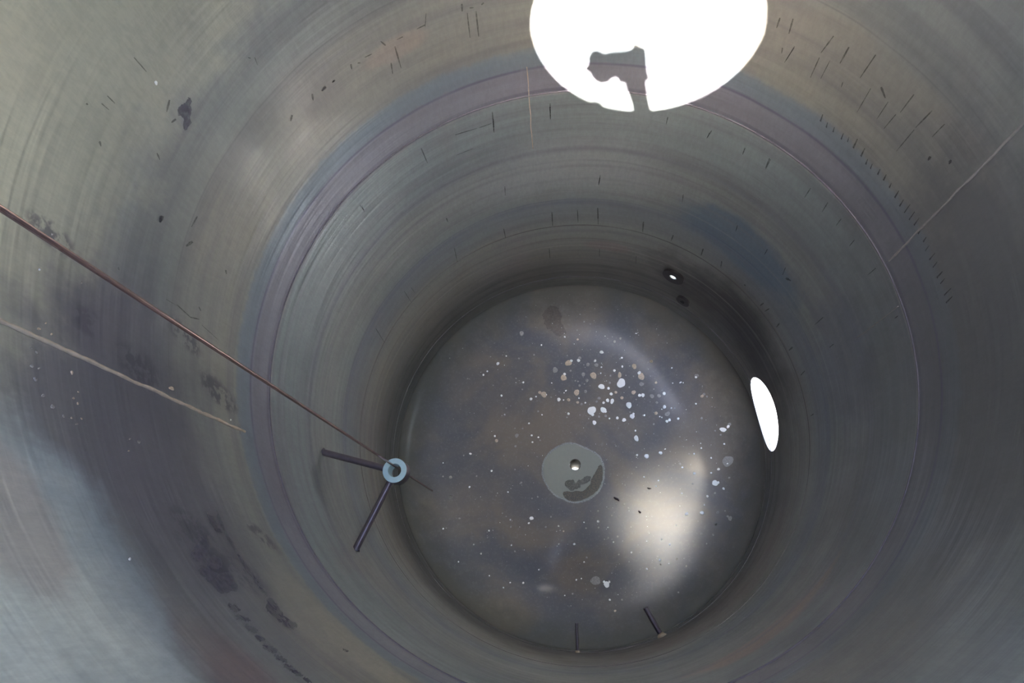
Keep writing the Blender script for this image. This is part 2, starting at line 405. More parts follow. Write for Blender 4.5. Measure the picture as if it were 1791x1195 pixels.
# ---------------------------------------------------------------- welds of the shell
def wall_pt(th, z, off=0.0): return Vector((math.cos(th)*(1-off), math.sin(th)*(1-off), z))*R
def ring_weld(z, rad, mat, off=0.0):
    bm = bmesh.new(); prof = [((1-off)*R+math.cos(a)*rad*R, z*R+math.sin(a)*rad*R) for a in [2*math.pi*k/8 for k in range(8)]]
    revolve(bm, prof, 384); bmesh.ops.recalc_face_normals(bm, faces=bm.faces)
    return mesh('weld_seam', bm, mat, wall)
ring_weld(1.602, .0032, m_weld); ring_weld(.612, .0012, m_weld); ring_weld(0.004, .0022, m_weld)
def seam(th0, z0, th1, z1, rad, mat, name='weld_seam'):
    rnd = random.Random(int(z0*1000)); pts = []; rr = []
    n = int(abs(z1-z0)/.015)+2
    for i in range(n):
        k = i/(n-1); z = z0+(z1-z0)*k
        wob = noise.noise(Vector((z*14, th0, 0)))*.0028
        pts.append(wall_pt(math.radians(th0+(th1-th0)*k)+wob, z)); rr.append(rad*R*(.8+.5*rnd.random()))
    bm = tube(bmesh.new(), pts, rr, 8); bmesh.ops.recalc_face_normals(bm, faces=bm.faces)
    return mesh(name, bm, mat, wall)
seam(16.9, 1.63, 16.9, HZ, .0030, m_weld_grey)['label'] = 'pale upright weld'
seam(-162.1, 1.80, -161.9, HZ, .0044, m_weld_pale)['label'] = 'rusty upright weld'
seam(9.2, 1.58, 9.8, 1.26, .0016, m_weld_grey); seam(100.4, 1.75, 100.8, 1.28, .0016, m_weld_pale)

# ---------------------------------------------------------------- flat marks that lie on the wall or floor
def cloth(poly, step):
    """triangulate a polygon with inner points"""
    P = [Vector(p[:2]) for p in poly]; pts = []
    for a, b in zip(P, P[1:]+P[:1]):
        n = max(1, int((b-a).length/step))
        pts += [a.lerp(b, k/n) for k in range(n)]
    edges = [(i, (i+1) % len(pts)) for i in range(len(pts))]
    x0, x1 = min(p.x for p in pts), max(p.x for p in pts); y0, y1 = min(p.y for p in pts), max(p.y for p in pts)
    bnd = len(pts)
    def inside(q):
        c = False
        for i in range(bnd):
            a, b = pts[i], pts[(i+1) % bnd]
            if (a.y > q.y) != (b.y > q.y) and q.x < (b.x-a.x)*(q.y-a.y)/(b.y-a.y)+a.x: c = not c
        return c
    yv = y0+step*.5; extra = []
    while yv < y1:
        xv = x0+step*.5
        while xv < x1:
            q = Vector((xv, yv))
            if inside(q) and min((q-p).length for p in pts) > step*.45: extra.append(q)
            xv += step
        yv += step
    r = delaunay_2d_cdt(pts+extra, edges, [], 1, 1e-6)
    return [tuple(v) for v in r[0]], [f for f in r[2] if len(f) == 3]
def soften(poly, jag=0.0, n=2):
    P = [Vector(p[:2]) for p in poly]
    for _ in range(n):
        P = [q for a, b in zip(P, P[1:]+P[:1]) for q in (a.lerp(b, .25), a.lerp(b, .75))]
    if jag:
        P = [p + Vector((noise.noise(Vector((p.x*.35, p.y*.35, 1))), noise.noise(Vector((p.x*.35, p.y*.35, 7)))))*jag for p in P]
    return [tuple(p) for p in P]
def patch(name, poly, fn, mat, parent, step=8, **props):
    vs, fs = cloth(poly, step); bm = bmesh.new()
    vv = [bm.verts.new(fn(*v)*R) for v in vs]
    for f in fs:
        try: bm.faces.new([vv[i] for i in f])
        except ValueError: pass
    bmesh.ops.recalc_face_normals(bm, faces=bm.faces)
    return mesh(name, bm, mat, parent, **props)
def stroke(pts, w0, w1=None, rnd=random):
    """tapered smear as a polygon along a pixel line"""
    w1 = w0 if w1 is None else w1; P = [Vector(p[:2]) for p in pts]; L, Rr = [], []
    n = 5; Q = []
    for a, b in zip(P, P[1:]):
        Q += [a.lerp(b, k/n) for k in range(n)]
    Q.append(P[-1])
    for i, q in enumerate(Q):
        d = (Q[min(i+1, len(Q)-1)]-Q[max(i-1, 0)]).normalized(); nn = Vector((-d.y, d.x)); k = i/(len(Q)-1)
        ww = (w0+(w1-w0)*k)*.5*(.35+.65*math.sin(math.pi*(.12+.76*k)))*rnd.uniform(.75, 1.2)
        L.append(q+nn*ww); Rr.append(q-nn*ww)
    return [tuple(p) for p in L+Rr[::-1]]
wfn = lambda x, y: on_wall(x, y, 1-.0012)
rnd = random.Random(5)
drips = []
drips += crop(800, 230, .2792, [(592,505,1.3),(752,490,.9),(879,480,1.6),(1166,565,1.6),(1352,650,1.5),(1540,735,1.4),(1656,812,1.2),(290,610,1.3),(575,732,.8),(890,735,.6),(1120,780,.7),(893,285,1.0),(297,345,.8),(1415,395,.7),(1755,588,.8),(1580,8,1.2)])
ends = crop(800, 230, .2792, [(597,592),(756,572),(882,583),(1160,630),(1338,687),(1526,777),(1650,852),(302,667),(580,797),(890,785),(1118,832),(885,337),(300,402),(1409,442),(1743,627),(1563,42)])
def add(ox, oy, sc, segs):
    for a in segs:
        drips.append((ox+a[0]*sc, oy+a[1]*sc, a[4])); ends.append((ox+a[2]*sc, oy+a[3]*sc))
add(860, 0, .3015, [(338,620,341,692,1.3),(10,690,12,762,1.2),(1022,678,1012,722,1.2),(1276,758,1248,802,1.2),(1470,858,1455,897,1.3),(1612,918,1588,977,1.2),(630,1018,620,1072,1.1),(1757,268,1706,352,1.2)])
add(550, 0, .3348, [(929,585,938,692,1.5),(558,775,590,852,1.5),(1231,540,1232,627,1.2),(844,58,858,192,1.8),(798,68,813,198,1.3),(420,243,453,357,1.6),(400,328,409,387,1.6),(583,70,578,142,.9),(238,1072,266,1107,.9),(372,238,345,215,1.8),(240,328,225,330,2.2),(300,282,262,300,1.4),(190,335,195,362,2.4),(62,455,38,475,2.6),(108,418,92,432,1.8),(462,192,430,208,1.2),(578,130,535,152,1.4),(770,20,772,60,2.4),(885,15,872,25,2),(810,42,832,40,1.2),(735,705,850,670,.9),(860,668,925,645,.9),(740,812,830,775,.6)])
add(1300, 0, .3348, [(472,188,405,277,1.6),(398,300,350,407,1.2),(452,318,404,412,.9),(267,248,215,327,1.0),(692,286,610,407,1.5),(552,246,505,332,2.0),(666,462,594,587,.9),(757,532,698,622,.9),(892,493,820,588,1.6),(797,598,735,672,1.1),(987,578,900,667,1.5),(893,678,800,790,1.0),(1052,648,985,717,1.1),(142,833,116,886,1.1),(352,983,320,1032,1.1),(442,1058,412,1107,1.2),(512,1143,484,1180,1.1),(192,93,174,147,2.0),(260,98,238,177,2.0),(720,455,742,512,3.0),(978,818,965,838,3),(1085,835,1075,858,3),(205,250,200,280,1.4),(520,430,512,455,.9)])
add(1300, 400, .3347, [(106,389,88,403,1.4),(136,418,112,433,1.3),(190,493,174,515,1.5),(258,620,238,637,1.8),(322,743,300,767,1.2),(221,203,205,242,1.0),(582,58,554,92,1.0),(126,108,110,137,1.0),(693,206,650,243,1.1),(418,463,374,502,1.0),(472,603,450,622,1.0),(222,258,248,272,2.6),(810,455,790,470,1.0),(368,968,352,980,1.2),(5,292,12,300,1.5)])
add(400, 350, .343, [(1150,243,1166,317,.9),(895,465,931,522,.8),(750,655,794,727,.8),(680,28,690,62,.8),(1110,92,1119,114,1.3),(930,445,950,475,.5)])
add(0, 0, .335, [(885,522,870,585,2.8),(918,622,895,640,3.0),(700,300,765,375,1.4),(848,1128,835,1160,4.5),(1030,1130,1000,1185,1.8),(560,500,600,540,1.6),(530,540,570,575,1.5),(1330,300,1345,340,.8),(1295,300,1310,305,1.4),(1700,450,1680,475,3),(1745,420,1735,430,2),(1630,490,1635,525,2),(1525,600,1518,632,2.4),(520,738,528,765,2.4),(820,800,835,835,1.6),(450,540,460,548,2)])
add(0, 360, .368, [(765,48,762,80,4),(915,170,885,192,3.6),(1073,305,1076,325,2),(562,292,566,306,2),(840,470,905,530,1.2),(905,530,948,540,1.4),(790,445,840,475,.6),(960,568,1040,640,.6),(945,480,955,500,1.2)])
marks = []
for a, b in zip(drips, ends):
    o = patch('drip_mark', stroke([a, b], a[2]*1.9, a[2]*1.1, rnd), wfn, m_drip, wall, 6); marks.append(((Vector(a[:2])-Vector(b)).length*a[2], o))
# small upright ticks along the upper edge of the blue band
for k in range(26):
    th = math.radians(4+k*1.55+rnd.uniform(-.3, .3)); z = 1.815+.004*math.sin(k)+rnd.uniform(-.004, .004); l = rnd.uniform(.018, .042)
    bm = bmesh.new(); wd = rnd.uniform(.0018, .0032)
    vs = [bm.verts.new(wall_pt(th+a, z+b, .0012)) for a, b in ((-wd, 0), (wd, 0), (wd*.4+.004, l), (-wd*.4+.004, l))]
    bm.faces.new(vs); marks.append((0, mesh('drip_mark', bm, m_drip, wall)))
marks.sort(key=lambda q: -q[0]); tail = bmesh.new()       # the hundred largest stay parts, the small rest is one
for _, o in marks[100:]:
    tail.from_mesh(o.data); me = o.data; D.objects.remove(o); D.meshes.remove(me)
mesh('small_drip_marks', tail, m_drip, wall, kind='stuff')
# darker shapes on the left
sm = lambda pts, **k: patch('stain_patch', soften(pts, 4.0), wfn, m_smudge, wall, 9, **k)
c7 = lambda pts: crop(0, 760, .3908, pts)
sm(c7([(1195,725),(1225,740),(1262,795),(1290,830),(1340,855),(1310,875),(1265,850),(1225,815),(1188,785),(1195,755)]))
sm(c7([(962,295),(985,380),(1035,470),(1090,570),(1150,650),(1200,720),(1192,728),(1140,660),(1080,575),(1028,480),(975,385)]))
sm(c7([(850,530),(880,500),(905,445),(935,470),(945,520),(915,545),(900,575),(870,560)]))
sm(c7([(950,540),(985,550),(1000,590),(975,610),(945,600),(925,570)]))
sm(c7([(885,600),(930,590),(975,625),(1030,615),(1055,660),(1070,700),(1030,705),(990,720),(965,690),(930,650),(895,625)]))
sm(c7([(920,345),(945,360),(980,410),(1000,445),(980,445),(940,400)]))
for x, y, a, b in ((1045,775,28,20),(1085,822,36,15),(1125,870,28,17),(1165,914,26,13),(1205,957,38,16),(1258,1003,30,14),(1295,1043,26,16),(1330,1070,22,16),(1375,1100,18,12),(1545,968,14,8)):
    sm(c7([(x+a*math.cos(f)*rnd.uniform(.85, 1.1)+b*.5*math.sin(f), y+b*math.sin(f)*rnd.uniform(.85, 1.1)+a*.25*math.cos(f)) for f in [2*math.pi*i/14 for i in range(14)]]))
sm(crop(0, 0, .335, [(920,570),(945,550),(975,535),(990,500),(1000,520),(1002,580),(990,600),(1000,650),(960,690),(955,650),(965,615),(930,600)]))
# pale specks on the wall
def spot_poly(x, y, r, el=1.0, rot=0.0, n=14, jag=.14, rn=rnd):
    ph = [rn.uniform(0, 6.3) for _ in range(3)]; out = []
    for i in range(n):
        f = 2*math.pi*i/n; q = r*(1+jag*math.sin(2*f+ph[0])+jag*.7*math.sin(3*f+ph[1])+jag*.4*math.sin(5*f+ph[2]))
        u, v = q*math.cos(f)*el, q*math.sin(f)/el
        out.append((x+u*math.cos(rot)-v*math.sin(rot), y+u*math.sin(rot)+v*math.cos(rot)))
    return out
def flake(poly, fn_base, lift, mat, parent, name, centre=None, **props):
    """thin domed blot: rim on the surface, slightly raised middle"""
    cx = sum(p[0] for p in poly)/len(poly); cy_ = sum(p[1] for p in poly)/len(poly); bm = bmesh.new()
    rings = []
    for k, h in ((1.0, .0002), (.85, lift*.7), (.45, lift)):
        rings.append([bm.verts.new(fn_base(cx+(x-cx)*k, cy_+(y-cy_)*k, h)*R) for x, y in poly])
    c = bm.verts.new(fn_base(cx, cy_, lift)*R)
    n = len(poly)
    for a, b in zip(rings, rings[1:]):
        for i in range(n): bm.faces.new((a[i], a[(i+1) % n], b[(i+1) % n], b[i]))
    for i in range(n): bm.faces.new((rings[-1][i], rings[-1][(i+1) % n], c))
    bmesh.ops.recalc_face_normals(bm, faces=bm.faces)
    return mesh(name, bm, mat, parent, **props)
wl = lambda x, y, h: on_wall(x, y, 1-h)
for x, y, r, m in crop(0, 360, .368, [(185,585,9,m_beige),(218,558,6,m_beige),(245,610,7,m_beige),(205,624,5,m_grey),(148,675,7,m_grey),(175,695,9,m_grey),(152,762,10,m_grey),(185,772,7,m_grey),(168,825,13,m_grey),(342,793,10,m_beige),
        (205,902,10,m_grey),(250,955,13,m_grey),(303,1000,8,m_grey),(350,915,7,m_beige),(370,940,7,m_beige),(372,885,5,m_beige),(365,1037,7,m_grey),(388,1012,6,m_beige),(340,1008,6,m_beige),(248,135,6,m_grey),(188,303,7,m_white),(617,1108,6,m_grey),
        (612,1165,5,m_beige),(815,868,4,m_beige),(1097,1018,5,m_white),(388,365,6,m_grey)]) + [(273,145,3.3,m_white),(243,773,3,m_grey),(227,978,2.4,m_white)]:
    flake(spot_poly(x, y, r*.3 if r > 4 else r, rnd.uniform(1, 1.25), rnd.uniform(0, 3)), wl, .0015, m, wall, 'pale_speck')

# ---------------------------------------------------------------- marks on the floor
fl = lambda x, y, h: on_floor(x, y, h)
S = .1172
spots = []
def sp(ox, oy, sc, lst):
    for q in lst: spots.append((ox+q[0]*sc, oy+q[1]*sc, q[2]*sc, q[3] if len(q) > 3 else 'w', q[4] if len(q) > 4 else 1.0, q[5] if len(q) > 5 else 0))
sp(930, 600, S, [(145,32,13),(1042,138,28,'w',1.15,0),(1345,222,16),(1352,352,17,'w',1.2,1.7),(1233,413,20),(590,267,22),(698,262,25),(945,267,20,'w',1.2,2),(490,465,21),(548,300,48,'b',1.15,0),(715,225,26,'g'),
    (350,405,42,'g'),(475,520,46,'b',1.2,1.3),(920,487,50,'b',1.15,.4),(838,322,28,'g'),(965,330,30,'g'),(1040,362,13),(1030,452,12),(1042,652,44,'w',1.15,.5),(1145,678,21),(1185,762,24),(1255,738,22,'b'),(1530,350,38,'b',1.3,1.6),
    (1605,447,28,'w'),(1635,500,52,'b',1.4,1.2),(1640,615,34,'g'),(1520,738,33,'b'),(1610,782,25),(1660,780,28),(670,740,45,'b'),(803,725,24,'g'),(712,637,20,'g'),(650,565,13,'g'),(690,575,14,'g'),(580,415,16,'g'),
    (120,740,25,'b'),(180,770,46,'b',1.15,.3),(215,772,14),(65,802,12),(510,713,14,'w',1.3,2.6),(483,745,9),(405,845,28,'w',1.1,2.5),(475,852,12),(550,850,26,'b',1,0),(705,825,13),(800,893,14),(743,915,20,'g'),(685,888,22,'b'),
    (1005,825,24,'g'),(968,875,18,'g'),(1072,893,20),(1132,857,27,'w'),(1200,870,34,'w',1.4,1.9),(1345,820,25,'b'),(895,1010,66,'w',1.0,0),(910,1072,22),(1068,1000,45),(1100,1025,20),(1450,928,46),(1500,1095,38,'w',1.15,2.2),(1517,1058,18),
    (1378,1150,30,'w'),(1278,1120,22),(1160,1128,14),(548,1057,20),(525,1112,14,'g'),(153,1073,11),(95,1022,15,'g'),(720,1075,11,'g'),(935,1190,32,'w'),(1005,1100,18,'g'),(1105,1090,20,'g'),(1660,1080,13,'g'),(1560,845,12,'g'),(1165,595,18,'g'),
    (1175,490,16,'g'),(1405,485,12,'g'),(1518,498,10,'g'),(1455,662,14,'g'),(825,560,24,'g'),(770,470,30,'g'),(35,180,13,'g'),(530,190,12,'g'),(878,100,9,'g'),(290,810,12,'g'),(298,598,10),(1468,1035,13,'g'),(785,615,10,'g')])
sp(930, 600, S, [(1335,600,68,'w',1.12,1.6),(1312,480,36,'b',1.5,1.7)])
sp(1110, 600, S, [(440,755,25,'w',1.1,1),(445,955,27,'w',1,0),(405,990,10),(320,1050,26,'b'),(490,1060,38,'g',1.2,2.6),(145,1080,15),(520,1150,22),(482,1170,22),(650,1130,19),(548,972,14),(600,975,12),(375,1100,12),(405,1112,12),(915,908,15),
    (915,512,18),(925,490,32,'g'),(1008,795,26,'b',1.3,2.6),(1035,765,22,'g'),(1080,800,16,'g'),(318,592,20,'b'),(258,795,34,'g'),(365,790,28,'g'),(332,890,20,'g'),(555,373,12),(205,392,9,'g'),(250,275,24,'b'),(685,590,16,'w',1.9,2.6),(568,600,10),(725,595,9),
    (1000,1125,20,'g'),(285,690,12,'g'),(1010,645,10,'g'),(655,905,12,'g')])
sp(1110, 740, S, [(12,115,15),(25,230,40,'w',1.25,1.2),(35,480,18),(178,497,36,'w',1.15,1.7),(387,447,27,'w',1.1,0),(455,390,12,'w',1.8,-.4),(530,427,10,'g'),(285,18,16,'g'),(1285,178,16,'g'),(1338,313,15,'w',1.3,.3),(995,375,14),(985,305,9),(812,462,16,'g'),(888,460,14),
    (1142,522,15),(1390,570,84,'g',1.0,0),(1385,606,14),(1252,690,22,'w',1.25,0),(712,663,16),(675,612,22,'g'),(890,750,22),(1142,745,16),(140,805,13),(355,860,15),(320,943,12),(1200,897,46,'w',1.15,0),(1245,890,22),(1327,980,20,'w',1.3,.8),(1200,1045,18,'g'),(1410,818,18,'g'),(1085,1095,20),(705,1052,14),
    (865,905,16,'g'),(25,662,12,'g'),(605,605,10,'g'),(1320,100,42,'w',1.5,0),(1395,55,24,'w',1.3,2),(1415,20,26,'g'),(1200,118,14,'g'),(1280,92,14)])
sp(1110, 860, S, [(1040,198,14),(1005,318,30,'w',1.3,.4),(775,335,27,'w',1.1,.4),(1240,312,25,'g'),(1350,288,12,'g'),(1425,400,34,'g',1.3,2),(1390,370,20,'g'),(1215,492,20,'g'),(997,635,24,'g'),(1172,645,20,'g'),(402,712,16),(525,790,18),(180,742,12),(377,1020,22,'w',1.2,2),(630,1008,16,'g'),(510,1072,14),(183,1157,18,'w',1.2,1),(772,1113,14,'g'),(388,1088,14,'g'),(1075,778,12,'g'),(620,500,12),(345,975,12)])
sp(930, 860, S, [(990,447,20),(5,400,24),(400,515,14),(475,593,14,'b'),(210,530,15,'g'),(288,377,14,'g'),(780,460,12),(990,290,13,'g'),(810,548,14,'g'),(998,538,14,'g'),(1137,535,11),(1383,187,14,'g'),(1440,247,14,'g'),(1262,180,13,'g'),(1195,360,13,'g'),(1300,365,11,'g'),(635,785,18,'w',1.2,2.6),(410,782,14,'g'),(1140,693,12,'g'),(1085,712,11,'g'),
    (1220,755,12),(1282,672,16,'g'),(1488,910,15),(780,1058,14,'g'),(820,985,16,'g'),(400,930,10,'g'),(115,1163,13,'g'),(1300,940,14,'g'),(90,78,13,'g'),(565,98,16,'g'),(1480,530,12,'g')])
sp(750, 560, S, [(1030,650,24,'w',1.2,2.4),(815,818,16),(873,765,14),(1085,1128,17),(1385,200,34,'g'),(1410,930,16),(1300,870,13,'g'),(1350,905,10,'g'),(1345,575,13,'g'),(1155,535,12),(922,548,10,'g'),(505,422,8,'g'),(580,875,12,'g'),(312,568,9,'g'),(1525,1178,22),(1600,1143,13),(1395,1035,12,'g'),(960,975,10,'g'),(1570,520,14,'g')])
sp(750, 700, S, [(985,537,16),(1010,607,26,'b'),(1495,347,14),(1398,425,14,'g'),(1285,422,12,'g'),(1630,168,16,'g'),(1132,217,13),(1090,232,10,'g'),(1690,220,11),(1535,527,16),(1635,555,14),(1547,628,14),(1313,530,30,'g'),(1292,690,19,'g'),(620,802,18,'w',1.3,0),(520,828,12,'g'),(937,1057,17,'w',1.2,2.6),(210,1142,13,'g'),(325,1152,23,'g'),(713,1137,14,'g'),(1285,1038,13,'g'),(1120,832,10,'g'),(213,938,9),(1155,120,12,'g'),(1660,600,12,'g'),(367,282,8,'g')])
sp(750, 840, S, [(1530,568,28),(1493,642,16,'w',1.2,2.4),(607,103,16,'w',1.2,2.4),(458,573,17,'g'),(215,725,14),(260,715,11,'g'),(898,755,14),(1218,592,14),(1155,543,12,'g'),(1225,697,15,'g'),(1098,495,12,'g'),(670,962,13),(1233,972,13),(780,1098,15),(1285,1065,15,'g'),(1182,178,13),(1380,38,16,'g'),(1540,273,14,'g'),(1625,250,14,'g'),(325,250,32,'g'),(1225,125,10,'g'),(875,858,11,'g')])
sp(1000, 895, .2511, [(243,508,22,'w',1.0,0),(225,490,9),(262,490,8),(165,482,34,'g',1.35,-.2),(265,615,8),(350,615,7,'g'),(302,692,9,'b'),(32,475,6),(67,467,5),(5,573,7,'g'),(85,353,6),(415,286,6),(743,563,7,'g')])
sp(650, 895, .2511, [(605,350,6),(762,293,7),(965,495,6),(1056,497,8),(918,530,6),(1165,405,6),(1480,353,6),(1400,573,7,'g'),(1345,585,5),(820,447,5),(1412,226,7),(1305,226,6),(712,230,6),(1425,478,5),(1388,657,5,'g')])
sp(850, 560, .2513, [(548,117,7),(936,128,9,'g'),(895,150,10,'g'),(1045,93,5,'w',2,.0),(140,247,5,'g'),(228,267,5,'g'),(638,135,8,'b'),(683,12,6,'g'),(1000,320,5,'g')])
FM = {'w': m_white, 'b': m_beige, 'g': m_grey}
FN = {'w': 'white_spot', 'b': 'beige_spot', 'g': 'faint_spot'}
spots.sort(key=lambda s: -s[2]*(1 if s[3] == 'w' else .8))
rest = bmesh.new(); rest_m = [m_white, m_beige, m_grey]
def blot_into(bm, poly, mi, lift):
    cx = sum(p[0] for p in poly)/len(poly); cy_ = sum(p[1] for p in poly)/len(poly); n = len(poly)
    if any(fl(x, y, 0) is None for x, y in poly): return
    a = [bm.verts.new(fl(x, y, .0002)*R) for x, y in poly]; b = [bm.verts.new(fl(cx+(x-cx)*.7, cy_+(y-cy_)*.7, lift)*R) for x, y in poly]
    for i in range(n):
        f = bm.faces.new((a[i], a[(i+1) % n], b[(i+1) % n], b[i])); f.material_index = mi; f.smooth = True
    f = bm.faces.new(b); f.material_index = mi
for i, (x, y, r, k, el, ro) in enumerate(spots):
    r = max(r*.95, .9)
    if i < 100:
        flake(spot_poly(x, y, r, math.sqrt(el), ro, 18, .09 if r > 3 else .05), fl, .0022 if k != 'g' else .0008, FM[k], floor, FN[k])
    else: blot_into(rest, spot_poly(x, y, r, math.sqrt(el), ro, 9, .08), 'wbg'.index(k), .0012)
rn = random.Random(11)
for i in range(900):
    f = rn.uniform(0, 6.283); q = rn.random()**.6*1.9; x = 1030+math.cos(f)*q*125; y = 780+math.sin(f)*q*150
    if (x-1003)**2+(y-828)**2 < 50**2: continue
    if ((x-1000)/275)**2+((y-815)/300)**2 > 1: continue
    r = .35+.35*rn.random()**3
    blot_into(rest, [(x+r*math.cos(a), y+r*math.sin(a)) for a in (0, 1.05, 2.1, 3.14, 4.2, 5.2)], 2 if rn.random() < .75 else 0, .0005)
bmesh.ops.recalc_face_normals(rest, faces=rest.faces)
mesh('fine_specks', rest, rest_m, floor, smooth=False, kind='stuff')

# dried puddle round the drain
pud = crop(920, 740, .1339, [(565,262),(650,270),(740,312),(830,350),(900,388),(965,440),(1003,520),(1022,600),(1018,700),(998,800),(955,890),(895,950),(820,1000),(730,1030),(640,1043),(550,1025),(490,990),(430,975),(370,935),(300,860),(245,770),(215,680),(212,590),(232,500),(280,420),(350,350),(430,298),(500,272)])
dcx, dcy = 1006, 813
def hole_out(p, rad):                    # open the polygon with a slit round the drain
    k = min(range(len(p)), key=lambda i: (p[i][0]-dcx)**2+(p[i][1]-dcy)**2)
    a0 = math.atan2(p[k][1]-dcy, p[k][0]-dcx)
    c = [(dcx+rad*math.cos(a0-2*math.pi*i/24), dcy+rad*math.sin(a0-2*math.pi*i/24)) for i in range(24)]
    c.append((c[0][0]+.02, c[0][1]+.02))
    return list(p[:k+1])+c+[(p[k][0]+.02, p[k][1]+.02)]+list(p[k+1:])
pf = lambda h: (lambda x, y: on_floor(x, y, h))
film = patch('dried_puddle', hole_out([q[:2] for q in pud], 10.2), pf(.0007), m_film, floor, 9, label='round grey dried puddle')
rim_bm = bmesh.new(); PP = []
for a, b in zip(pud, pud[1:]+pud[:1]): PP += [(a[0]+(b[0]-a[0])*k/4, a[1]+(b[1]-a[1])*k/4) for k in range(4)]
cxp = sum(p[0] for p in PP)/len(PP); cyp = sum(p[1] for p in PP)/len(PP); rr = []
for i, (x, y) in enumerate(PP):
    d = Vector((x-cxp, y-cyp)).normalized(); wq = 1.5+1.0*noise.noise(Vector((i*.35, 0, 0)))
    rr.append([rim_bm.verts.new(on_floor(x+d.x*s_, y+d.y*s_, .0011)*R) for s_ in (-wq, wq*.9)])
for i in range(len(rr)):
    a, b = rr[i], rr[(i+1) % len(rr)]; rim_bm.faces.new((a[0], a[1], b[1], b[0]))
mesh('tide_mark', rim_bm, m_rim, floor)
wet = crop(920, 740, .1339, [(962,540),(998,565),(1005,680),(985,790),(935,880),(860,950),(760,1000),(640,1030),(540,1012),(492,960),(475,905),(530,888),(600,905),(660,880),(740,900),(790,850),(850,790),(845,740),(890,680),(925,610)])
patch('wet_patch', soften(wet, 1.5), pf(.0015), m_wet, floor, 7, label='dark wet crescent')
wet2 = crop(920, 740, .1339, [(500,770),(560,740),(620,745),(650,790),(680,740),(740,745),(770,690),(850,690),(845,740),(800,790),(720,800),(700,860),(640,860),(600,900),(560,860),(510,830)])
m_wet2 = plain('thin_sludge', (.14, .12, .09), .4, .0, .4, 90, .6)
patch('sludge_film', soften(wet2, 2.5), pf(.0013), m_wet2, floor, 7)
# brown patch at the back of the floor
m_brown = plain('brown_floor_patch', (.10, .075, .06), .45, .1, .5, 60, .28)
patch('brown_patch', soften([(950,545),(966,532),(978,540),(982,560),(992,584),(980,590),(966,582),(956,572),(950,560)], 6), pf(.0006), m_brown, floor, 7)
# debris
for nm, pts, r, lab in (('dried_leaf_scrap', [(1074,870,0), (1077,872.5,.006), (1080,873,.004), (1082.5,876.5,.003)], .0028, 'curled dark brown scrap on the floor right of the drain'),
                   ('dirt_crumb', [(1117,894,0), (1119,896,.003), (1121,897,.002)], .003, 'dark crumb of dirt on the floor beside the bright glow'),
                   ('grit_flake', [(1132,853.5,0), (1136,854.5,.002), (1139,855,.001)], .0016, 'tiny dark flake on the floor above the bright glow')):
    P = [on_floor(x, y, .002+h)*R for x, y, h in pts]
    bm = tube(bmesh.new(), P, [r*R*1.7*k for k in ([.7, 1.2, 1.1, .6] if len(P) == 4 else [.7, 1.2, .5])], 8)
    bmesh.ops.recalc_face_normals(bm, faces=bm.faces); o = mesh(nm, bm, m_debris, label=lab, category='debris'); relocate(o, P[0])

# ---------------------------------------------------------------- drain
bm = revolve(bmesh.new(), [(.0300*R, 0), (.0326*R, 0), (.0326*R, -.30*R), (.0300*R, -.30*R)], 48)
bmesh.ops.recalc_face_normals(bm, faces=bm.faces)
m_brass = plain('yellowish_drain_bore', (.05, .044, .03), .9, .0)
m_brass.node_tree.nodes['Principled BSDF'].inputs['Specular IOR Level'].default_value = .08
o = mesh('drain_socket', bm, m_brass, label='small round drain hole inside the dried puddle, gold lit at its lower edge', category='drain')
o.data.set_sharp_from_angle(angle=math.radians(35)); o.location = (DR.x*R, DR.y*R, (DR.z-.0005)*R)

# ---------------------------------------------------------------- guide bracket, wire
ZB = 1.14
root = empty('guide_bracket', on_plane(690, 823, ZB)*R, label='ring on two rods welded to the left wall, guiding the wire', category='bracket')
rc = on_plane(690, 823, ZB); RO = .0455
def child(o): o.parent = root; o.matrix_parent_inverse = Matrix.Translation(-root.location); return o
bm = revolve(bmesh.new(), [(.0245*R, -.062*R), (.0245*R, -.001*R), (.0255*R, 0), (RO*R-.001, 0), (RO*R, -.0015*R), (RO*R, -.062*R)], 64, mtx=Matrix.Translation(rc*R))
bmesh.ops.recalc_face_normals(bm, faces=bm.faces)
for f in bm.faces:
    f.material_index = 1 if abs(f.normal.z) < .6 and Vector((f.calc_center_median()-rc*R).xy).length > .03*R else 0
col_o = child(mesh('collar', bm, [m_collar_top, m_rod])); col_o['label'] = 'pale blue collar'
col_o.data.set_sharp_from_angle(angle=math.radians(40))
for px, py in ((563, 790), (620, 962)):
    e = on_wall(px, py); e = Vector((e.x, e.y, ZB-.018)).normalized() if False else Vector((e.x, e.y, 0)).normalized()
    end = Vector((e.x*1.002, e.y*1.002, ZB-.012)); st = Vector((rc.x, rc.y, ZB-.018)); d = (end-st).normalized()
    bm = tube(bmesh.new(), [(st+d*(RO-.004))*R, end*R], .0128*R, 20); bmesh.ops.recalc_face_normals(bm, faces=bm.faces)
    q = child(mesh('rod', bm, m_rod)); q.data.set_sharp_from_angle(angle=math.radians(50))
    bm = revolve(bmesh.new(), [(.0100*R, 0), (.0165*R, 0), (.0105*R, .010*R)], 20, mtx=Matrix.Translation(end*R*.9985) @ (-d).to_track_quat('Z', 'Y').to_matrix().to_4x4())
    child(mesh('weld', bm, m_weld))
wp = on_plane(687, 813.5, ZB)
